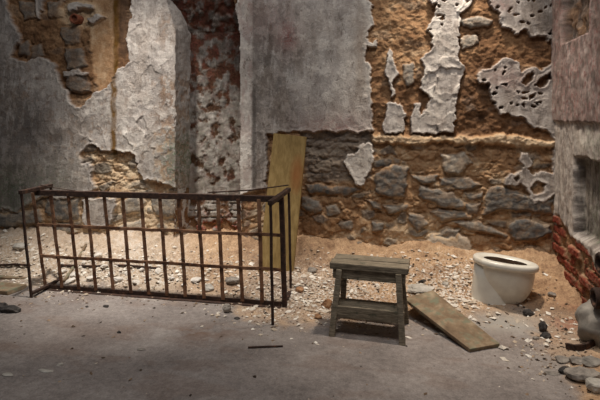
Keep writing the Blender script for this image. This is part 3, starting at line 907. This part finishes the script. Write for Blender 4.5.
# ------------------------------------------------------------------ toilet bowl
def toilet():
    base = at_z(497, 301, 0.05)
    ang = math.radians(-12)
    r = root('toilet_bowl', 'old white porcelain toilet bowl without seat or cistern', 'toilet', (base.x + 0.01, base.y + 0.03, -0.050), ang)
    r.rotation_euler = (math.radians(-3.0), math.radians(4.5), ang)
    NS = 56

    def ov(cx, rx, ry, z, e=2.0, cy=0.0, egg=0.0):
        out = []
        for j in range(NS):
            t = 2 * math.pi * j / NS
            ct, s_ = math.cos(t), math.sin(t)
            x = math.copysign(abs(ct) ** (2 / e), ct) * rx
            y = math.copysign(abs(s_) ** (2 / e), s_) * ry * (1 - egg * ct)
            out.append((cx + x, cy + y, z))
        return out
    # x+ = front of the bowl
    ZR = 0.385
    # rim: a rounded, slightly overhanging ring
    mb = MB()
    prof = [(-0.012, -0.046), (0.002, -0.044), (0.010, -0.036), (0.012, -0.022), (0.010, -0.008), (0.003, -0.001), (-0.012, 0.001), (-0.040, 0.000), (-0.054, -0.004), (-0.062, -0.012)]
    rings = [ov(0.02, 0.205 + a, 0.150 + a, ZR + b, 2.15, 0, 0.10) for a, b in prof]
    mb.loft(rings, False, False)
    mb.build('rim', M['porcelain'], r, smooth=True)
    # bowl: outside down to the neck, and the hollow inside
    mb = MB()
    outer = [(0.020, 0.196, 0.142, ZR - 0.036), (0.022, 0.193, 0.140, ZR - 0.060), (0.026, 0.188, 0.134, ZR - 0.10), (0.030, 0.178, 0.122, ZR - 0.15),
             (0.032, 0.162, 0.104, ZR - 0.20), (0.030, 0.140, 0.084, ZR - 0.245), (0.024, 0.112, 0.064, ZR - 0.285), (0.016, 0.080, 0.046, ZR - 0.32), (0.01, 0.045, 0.04, ZR - 0.345)]
    mb.loft([ov(cx, rx, ry, z, 2.1, 0, 0.08) for cx, rx, ry, z in outer], False, True)
    mb.build('bowl', M['porcelain'], r, smooth=True)
    mb = MB()
    inner = [(0.02, 0.144, 0.089, ZR - 0.011), (0.02, 0.140, 0.088, ZR - 0.07), (0.015, 0.12, 0.08, ZR - 0.13), (0.0, 0.085, 0.06, ZR - 0.18), (-0.01, 0.045, 0.035, ZR - 0.20)]
    mb.loft([ov(cx, rx, ry, z, 2.05, 0, 0.08) for cx, rx, ry, z in inner], False, True)
    mb.build('bowl_interior', M['bowldirt'], r, smooth=True)
    # pedestal behind: straight sided, widening at the foot
    mb = MB()
    ped = [(-0.055, 0.136, 0.118, -0.06), (-0.055, 0.134, 0.116, 0.02), (-0.062, 0.126, 0.112, 0.06), (-0.074, 0.112, 0.106, 0.14), (-0.084, 0.100, 0.104, 0.24), (-0.088, 0.096, 0.106, ZR - 0.05)]
    mb.loft([ov(cx, rx, ry, z, 2.6) for cx, rx, ry, z in ped], True, True)
    mb.build('pedestal', M['porcelain'], r, smooth=True)


toilet()


# ------------------------------------------------------------------ boards
def thick_board(name, label, cat, quad, th, mat, nrm, bev=0.003):
    """quad = 4 corners of its upper face, thickness th below"""
    c = sum((Vector(q) for q in quad), Vector()) / 4
    nrm = Vector(nrm)
    mb = MB()
    mb.hexa([Vector(q) - c - nrm * th for q in quad] + [Vector(q) - c for q in quad])
    o = mb.build(name, mat, None, bev)
    o.location = c
    return tag(o, label, cat)


# yellow plank leaning on the wall: base behind the bed, top on the plaster
n = Nodes('stained_yellow_board', 0.75, 0, 0.25)
a = n.noise(5, 6, 0.65, (7, 7, 0.7))
colr = n.ramp(a, [(0.25, (106, 84, 48)), (0.5, (136, 112, 68)), (0.75, (160, 136, 90))])
sp = n.t.nodes.new('ShaderNodeSeparateXYZ')
n.link(n.co.outputs['Object'], sp.inputs[0])
dx = n.math('MULTIPLY', n.math('SUBTRACT', sp.outputs[0], 0.10), 14.0)
dz = n.math('MULTIPLY', n.math('SUBTRACT', sp.outputs[2], 0.22), 5.0)
rr = n.math('ADD', n.math('MULTIPLY', dx, dx), n.math('MULTIPLY', dz, dz))
st = n.math('SUBTRACT', 1.15, n.math('ADD', rr, n.math('MULTIPLY', n.noise(12, 4), 0.6)), True)
colr = n.mix(n.math('MULTIPLY', st, 0.8), colr, (138, 82, 40))
n.bump(a, 0.15, 0.004)
M['yboard'] = n.out(colr)
zb = fz(-0.95, 3.84) - 0.02
thick_board('leaning_plank', 'tall yellow wooden plank leaning against the back wall behind the bed frame', 'plank',
            [(-1.085, 3.83, zb), (-0.80, 3.83, zb), (-0.755, 4.165, 1.165), (-1.04, 4.165, 1.195)], 0.028, M['yboard'], Vector((0, -0.96, 0.28)))

# old board lying between stool and toilet, far end propped on the rubble
q = [at_z(470, 349, 0.022), at_z(500, 343.5, 0.022), at_z(433, 290, 0.125), at_z(404, 298, 0.115)]
e1, e2 = q[1] - q[0], q[3] - q[0]
nr = e1.cross(e2).normalized()
if nr.z < 0:
    nr = -nr
thick_board('old_board', 'mossy brown board lying tilted on rubble between stool and toilet', 'board', q, 0.022, M['oldboard'], nr)

# broken plank end at the left border
p0 = on_floor(12, 291)
mb = MB()
mb.hexa([(-0.40, -0.085, -0.03), (0.10, -0.085, -0.03), (0.135, 0.075, -0.03), (-0.40, 0.095, -0.03), (-0.40, -0.085, 0), (0.09, -0.085, 0), (0.125, 0.075, 0.004), (-0.40, 0.095, 0.004)])
o = mb.build('broken_plank', M['oldboard'], None, 0.004)
o.location = p0 + Vector((-0.06, 0, 0.03))
tag(o, 'broken end of a brown plank lying left of the bed frame', 'plank')
pl2 = on_floor(14, 283)
mb = MB()
mb.beam((-0.35, 0, 0), (0.10, 0.02, 0.0), 0.05, 0.022, (0, 0, 1), 5, 0.003, 4)
o = mb.build('wood_strip', M['oldboard'], None, 0.003)
o.location = pl2 + Vector((0.0, 0.06, 0.012))
tag(o, 'narrow wooden strip lying just behind the broken plank end', 'wood strip')

# floor litter: a thin rod, dark iron bar behind the bed, rusty strip by the right wall
a_, b_ = on_floor(248, 348.5), on_floor(283, 347)
mb = MB()
L = (b_ - a_).length
mb.tube([(-L / 2, 0, 0.006), (0, 0.004, 0.0055), (L / 2, 0, 0.006)], 0.005, 8)
o = mb.build('thin_rod', M['darkrust'])
o.location = (a_ + b_) / 2
o.rotation_euler = (0, 0, math.atan2(b_.y - a_.y, b_.x - a_.x))
tag(o, 'thin dark rod lying on the open floor in front of the bed frame', 'rod')


def floor_rod(name, pts, r, mat, label, cat, lift=0.004):
    ps = [on_floor(*p) + Vector((0, 0, r + lift)) for p in pts]
    c = ps[0].copy()
    mb = MB()
    dense = []
    for i in range(len(ps) - 1):
        for k in range(4):
            dense.append(ps[i].lerp(ps[i + 1], k / 4) - c)
    dense.append(ps[-1] - c)
    mb.tube(dense, r, 8)
    o = mb.build(name, mat, None, 0, True)
    o.location = c
    return tag(o, label, cat)


floor_rod('iron_bar', [(60, 267), (95, 268), (125, 267), (160, 270)], 0.010, M['darkrust'], 'long dark iron bar lying on the pale rubble behind the bed frame', 'bar')
floor_rod('fallen_stick', [(64, 283), (74, 268), (86, 246)], 0.011, M['oldboard'], 'slanting stick lying on rubble behind the left end of the bed frame', 'stick')
floor_rod('ledge_stick', [(-6, 267), (16, 266), (30, 267)], 0.010, M['darkrust'], 'dark stick on the rubble at the left border', 'stick')

ps = [on_floor(566, 349), on_floor(575, 351), on_floor(585, 350), on_floor(600, 343)]
c = ps[1].copy()
mb = MB()
for i in range(3):
    mb.beam(ps[i] - c + Vector((0, 0, 0.018)), ps[i + 1] - c + Vector((0, 0, 0.018)), 0.014, 0.034, (0, 0, 1))
o = mb.build('rusty_strap', M['darkrust'], None, 0.003)
o.location = c
tag(o, 'curved dark rusty iron strap at the foot of the right wall', 'strap')

# ------------------------------------------------------------------ pipes
# clay pipe stub in its cement collar, high on the left
pc = at_y(79, 20, WALL)
r = root('clay_pipe', 'round orange clay pipe stub set high in the left wall', 'pipe', pc)
mb = MB()
ring = lambda rad, y: [(rad * math.cos(2 * math.pi * j / 24), y, rad * math.sin(2 * math.pi * j / 24)) for j in range(24)]
mb.loft([ring(0.045, 0.05), ring(0.047, -0.075), ring(0.044, -0.082), ring(0.034, -0.082), ring(0.031, -0.078), ring(0.031, -0.055)], True, False)
mb.build('pipe_wall', M['clay'], r, smooth=True)
mb = MB()
mb.loft([ring(0.0315, -0.056), ring(0.0315, -0.050)], True, True)
mb.build('pipe_plug', M['clay'], r)


def wall_pipe(px, py, rad, label, length, out_x):
    u = (px - CX) / F
    x = RW - out_x
    d = x / (u * CT - ST)
    pos = Vector((x, d * (u * ST + CT), H + (HY - py) / F * d))
    t = root('iron_pipe', label, 'pipe', pos, 0, 'broken pipes on the right wall')
    g = lambda rad, x: [(x, rad * math.cos(2 * math.pi * j / 20), rad * math.sin(2 * math.pi * j / 20)) for j in range(20)]
    mb = MB()
    mb.loft([g(rad * 0.86, out_x + 0.02), g(rad * 0.86, 0.035), g(rad * 1.05, 0.030), g(rad * 1.05, -0.006), g(rad * 0.95, -0.014), g(rad * 0.74, -0.014), g(rad * 0.66, -0.006), g(rad * 0.66, 0.09)], True, True)
    o = mb.build('pipe_socket', M['darkrust'], t, smooth=True)
    m = o.modifiers.new('edges', 'EDGE_SPLIT')
    m.split_angle = math.radians(40)
    mb = MB()
    mb.loft([g(rad * 1.25, out_x - 0.035), g(rad * 1.25, out_x - 0.02), g(rad * 1.1, out_x - 0.01)], True, True)
    mb.build('flange', M['darkrust'], t)


wall_pipe(601, 263, 0.055, 'upper dark iron pipe stub sticking out of the right wall', 0.1, 0.14)
wall_pipe(596, 298, 0.055, 'lower dark iron pipe stub just above the round grey boulder', 0.1, 0.14)


# ------------------------------------------------------------------ loose stones
def rock(name, label, cat, pos, size, mat, seed, sub=3, rz=0.0, cuts=5, sink=0.25, tilt=(0, 0)):
    rnd = random.Random(seed)
    bm = bmesh.new()
    bmesh.ops.create_icosphere(bm, subdivisions=sub, radius=1.0)
    planes = []
    for _ in range(cuts):
        v = Vector((rnd.gauss(0, 1), rnd.gauss(0, 1), rnd.gauss(0, 1))).normalized()
        planes.append((v, rnd.uniform(0.55, 0.85)))
    off = seed * 3.7
    for v in bm.verts:
        p = v.co.copy()
        for nv, dd in planes:
            e = p.dot(nv) - dd
            if e > 0:
                p -= nv * e * 0.92
        k = float(fbm(np.array([p.x * 1.6 + off]), np.array([p.y * 1.6 + p.z * 2.1]), 3, seed)[0])
        p *= 1 + 0.13 * k
        v.co = Vector((p.x * size[0], p.y * size[1], p.z * size[2]))
    me = bpy.data.meshes.new(name)
    bm.to_mesh(me)
    bm.free()
    me.materials.append(mat)
    o = bpy.data.objects.new(name, me)
    COL.objects.link(o)
    zmin = min(v.co.z for v in me.vertices)
    o.location = Vector(pos) + Vector((0, 0, -zmin - 2 * size[2] * sink))
    o.rotation_euler = (tilt[0], tilt[1], rz)
    for p in me.polygons:
        p.use_smooth = sub >= 4
    return tag(o, label, cat)


def R(name, px, py, size, mat, label, seed, **k):
    return rock(name, label, 'rubble', on_floor(px, py), size, M[mat], seed, **k)


R('rounded_stone', 227, 312, (.030, .028, .030), 'graystone', 'small rounded grey stone against the bottom rail of the bed frame', 1, cuts=1, sink=.1)
R('stone_chip', 237, 319, (.022, .016, .010), 'darkstone', 'small flat dark stone just right of the rounded grey stone by the bed', 2)
R('stone_chip', 106, 307, (.022, .018, .010), 'darkstone', 'dark stone chip on the floor in front of the bed, nearest its left end', 3)
R('stone_chip', 87, 307, (.012, .010, .007), 'darkstone', 'tiny dark chip left of the dark stone chip before the bed', 31)
R('charcoal_lump', 119, 333, (.012, .010, .010), 'darkstone', 'single black lump on the open floor below the bed frame', 4)
R('stone_chip', 141, 350, (.030, .012, .006), 'graystone', 'thin grey flake lying alone on the left floor', 5)
R('rubble_clump', 10, 312, (.075, .04, .030), 'darkstone', 'dark rubble clump at the left border below the broken plank', 6)
R('rubble_stone', 1, 309, (.05, .04, .032), 'darkstone', 'dark stone cut by the left border beside the rubble clump', 7)
R('plaster_scrap', 46, 371, (.045, .018, .006), 'palestone', 'pale elongated plaster scrap on the front left floor', 8)
R('plaster_scrap', 60, 365, (.018, .016, .008), 'palestone', 'small pale scrap at the right tip of the elongated scrap', 9)
R('plaster_scrap', 8, 375, (.035, .016, .006), 'palestone', 'pale plaster scrap on the floor at the lower left border', 10)
R('mortar_block', 327, 306, (.045, .035, .042), 'tanstone', 'reddish tan mortar block beside the left leg of the stool', 11, sink=.3)
R('mortar_lump', 318, 318, (.03, .025, .018), 'tanstone', 'small tan lump below the reddish block left of the stool', 12)
R('plaster_slab', 419, 290, (.115, .075, .030), 'palestone', 'pale grey plaster slab at the far end of the mossy board', 13, rz=.3, sink=.3)
R('wood_shard', 424, 281, (.05, .012, .010), 'darkstone', 'dark shard on the sand above the pale plaster slab', 14, rz=.5)
R('dark_stone', 529, 315, (.040, .028, .024), 'darkstone', 'dark stone on the floor just below the right side of the toilet', 15)
R('dark_stone', 543, 331, (.026, .026, .036), 'darkstone', 'upright dark grey stone below right of the toilet', 16, sink=.15)
R('dark_stone', 546, 337, (.034, .024, .022), 'darkstone', 'dark stone touching the foot of the upright dark stone', 17)
R('dark_stone', 536, 339, (.020, .014, .010), 'graystone', 'small grey chip left of the upright dark stone', 18)
R('dark_stone', 552, 296, (.030, .02, .02), 'graystone', 'grey stone in the sand between toilet and brick wall', 19)
R('grey_boulder', 601, 341, (.13, .15, .14), 'lump', 'large rounded grey boulder at the right border below the pipes', 20, sub=4, cuts=2, sink=.2)
R('stone_slab', 583, 378, (.085, .06, .035), 'graystone', 'flat grey stone slab in the lower right corner', 21, sink=.2)
R('plaster_chunk', 598, 390, (.055, .045, .04), 'palestone', 'pale greenish chunk at the lower right border', 22, sink=.2)
R('stone_slab', 578, 362, (.05, .035, .018), 'graystone', 'thin grey stone between the strap and the flat slab', 23)
R('stone_slab', 562, 361, (.045, .03, .018), 'graystone', 'thin grey stone left below the rusty strap', 24)
R('stone_slab', 566, 372, (.040, .03, .018), 'darkstone', 'dark stone left of the flat slab', 25)
R('stone_slab', 552, 374, (.040, .016, .010), 'graystone', 'narrow grey chip farthest left in the lower right rubble', 26)
R('stone_slab', 592, 364, (.05, .04, .026), 'lump', 'pale grey stone below the rusty strap at the right border', 27)
R('rubble_stone', 258, 303, (.035, .028, .022), 'graystone', 'grey stone inside the right end of the bed frame', 28)
R('rubble_stone', 208, 290, (.05, .035, .03), 'palestone', 'pale stone lump behind the middle bars of the bed frame', 29)
R('rubble_stone', 232, 282, (.06, .04, .03), 'graystone', 'grey rubble lump behind the bed bars left of the yellow plank', 30)
R('rubble_stone', 300, 291, (.035, .03, .022), 'tanstone', 'tan stone on the rubble right of the bed frame end', 32)
R('rubble_stone', 312, 272, (.04, .03, .022), 'graystone', 'grey stone on the bank between yellow plank and stool', 33)
rl = random.Random(41)
proto = R('plaster_lump', 75, 276, (.05, .035, .025), 'whitelump', 'white plaster lump lying loose in the rubble behind the bed frame bars', 34)
proto['group'] = 'white plaster lumps behind the bed frame'
for (qx, qy) in ((148, 280), (62, 272), (92, 279), (104, 268), (118, 281), (127, 274), (136, 283), (160, 283), (84, 262), (98, 257), (172, 279), (184, 286), (196, 281), (112, 275), (142, 270), (70, 282), (158, 272)):
    c_ = proto.copy()
    COL.objects.link(c_)
    k_ = rl.uniform(0.5, 1.05)
    c_.scale = (k_, k_ * rl.uniform(.8, 1.2), k_ * rl.uniform(.7, 1.2))
    c_.rotation_euler = (rl.uniform(-.3, .3), rl.uniform(-.3, .3), rl.uniform(0, 6))
    c_.location = on_floor(qx, qy) + Vector((0, 0, 0.010 * k_))
R('plaster_lump', 20, 248, (.07, .05, .03), 'palestone', 'pale plaster lump on the rubble ledge at the far left', 36)
R('plaster_lump', 446, 284, (.030, .022, .016), 'palestone', 'small white lump on the sand left of the toilet', 37)


# ------------------------------------------------------------------ uncountable grit
def scatter(name, label, cat, mat, n, weight, smin, smax, seed, tone):
    rg = np.random.default_rng(seed)
    V, Fs, T = [], [], []
    cnt = 0
    tri = np.array([(0, 2, 1), (0, 3, 2), (0, 4, 3), (0, 1, 4), (5, 1, 2), (5, 2, 3), (5, 3, 4), (5, 4, 1)])
    for _ in range(60):
        X = rg.uniform(-4.2, 1.13, 6000)
        Y = rg.uniform(1.6, 4.13, 6000)
        Z = floor_h(X[:, None], Y[:, None])[:, 0]
        px, py = proj(X, Y, Z)
        ok = rg.uniform(0, 1, 6000) < weight(px, py, X, Y)
        for x, y, z in zip(X[ok], Y[ok], Z[ok]):
            s = smin + (smax - smin) * rg.uniform() ** 3.5
            a = rg.uniform(0, 6.28)
            ax, ay, az = s * rg.uniform(.6, 1.4), s * rg.uniform(.5, 1.0), s * rg.uniform(.2, .6)
            ca, sa = math.cos(a), math.sin(a)
            pts = np.array([(0, 0, -az), (ax, 0, 0), (0, ay, 0), (-ax, 0, 0), (0, -ay, 0), (0, 0, az)]) + rg.uniform(-.25, .25, (6, 3)) * (ax, ay, az)
            q = np.stack([pts[:, 0] * ca - pts[:, 1] * sa + x, pts[:, 0] * sa + pts[:, 1] * ca + y, pts[:, 2] + z + az * 0.35 + rg.uniform(-.3, .3) * pts[:, 0]], -1)
            V.append(q)
            Fs.append(tri + 6 * cnt)
            T.append(np.full(6, tone(rg)))
            cnt += 1
            if cnt >= n:
                break
        if cnt >= n:
            break
    o = raw_mesh(name, np.concatenate(V), np.concatenate(Fs), M[mat], {'tone': np.concatenate(T)}, smooth=False)
    o['kind'] = 'stuff'
    return tag(o, label, cat)


scatter('plaster_flakes', 'white plaster flakes strewn over the rubble banks along the walls', 'plaster flakes', 'flakes', 6500,
        lambda px, py, X, Y: 0.9 * blob(px, py, 455, 290, 36, 22) + 0.75 * blob(px, py, 110, 270, 95, 16) + 0.5 * blob(px, py, 340, 292, 70, 20) + 0.4 * blob(px, py, 285, 292, 50, 26) + 0.25 * blob(px, py, 20, 255, 40, 22) + 0.12 * blob(px, py, 560, 330, 40, 40) + 0.12 * blob(px, py, 400, 265, 120, 20),
        0.002, 0.026, 5, lambda rg: rg.uniform(0.2, 1.0))
scatter('gravel', 'brown and grey gravel scattered over floor and rubble', 'gravel', 'grit', 5200,
        lambda px, py, X, Y: 0.35 * blob(px, py, 560, 345, 34, 40) + 0.30 * blob(px, py, 290, 300, 60, 24) + 0.25 * blob(px, py, 150, 285, 130, 16) + 0.2 * blob(px, py, 430, 285, 120, 30) + 0.006,
        0.002, 0.016, 6, lambda rg: rg.uniform(0, 1.0))

# ------------------------------------------------------------------ light
def spot(name, loc, target, energy, size, angle, blend, color):
    l = bpy.data.lights.new(name, 'SPOT')
    l.energy = energy
    l.shadow_soft_size = size
    l.spot_size = math.radians(angle)
    l.spot_blend = blend
    l.color = color
    o = bpy.data.objects.new(name, l)
    COL.objects.link(o)
    o.location = loc
    o.rotation_euler = (Vector(target) - Vector(loc)).to_track_quat('-Z', 'Y').to_euler()
    return o


spot('ceiling_lamp', (0.42, 3.72, 3.8), (0.5, 3.85, 0.0), 450, 0.10, 60, 1.0, (1.0, 0.88, 0.74))
spot('ceiling_lamp', (-2.45, 3.2, 3.9), (-2.05, 4.0, 0.1), 720, 0.08, 50, 1.0, (1.0, 0.93, 0.84))
l = bpy.data.lights.new('daylight', 'AREA')
l.shape = 'RECTANGLE'
l.size, l.size_y = 3.0, 1.2
l.energy = 94
l.color = (1.0, 0.97, 0.94)
o = bpy.data.objects.new('daylight', l)
COL.objects.link(o)
o.location = (-0.2, 1.5, 5.0)
o.rotation_euler = (Vector((-0.7, 3.9, 0.6)) - o.location).to_track_quat('-Z', 'Y').to_euler()

w = bpy.data.worlds.new('World')
SC.world = w
w.use_nodes = True
w.node_tree.nodes['Background'].inputs['Color'].default_value = (0.75, 0.78, 0.85, 1)
w.node_tree.nodes['Background'].inputs['Strength'].default_value = 0.055

# ------------------------------------------------------------------ camera
cam = bpy.data.cameras.new('camera')
cam.sensor_width = 36
cam.lens = F / 600 * 36
cam.shift_y = -(200 - HY) / 600
co = bpy.data.objects.new('camera', cam)
COL.objects.link(co)
co.location = (0, 0, H)
co.rotation_euler = (math.radians(90), 0, TH)
SC.camera = co

vs = SC.view_settings
vs.view_transform = 'Standard'
vs.look = 'None'
vs.exposure = 0.0
vs.gamma = 1.0
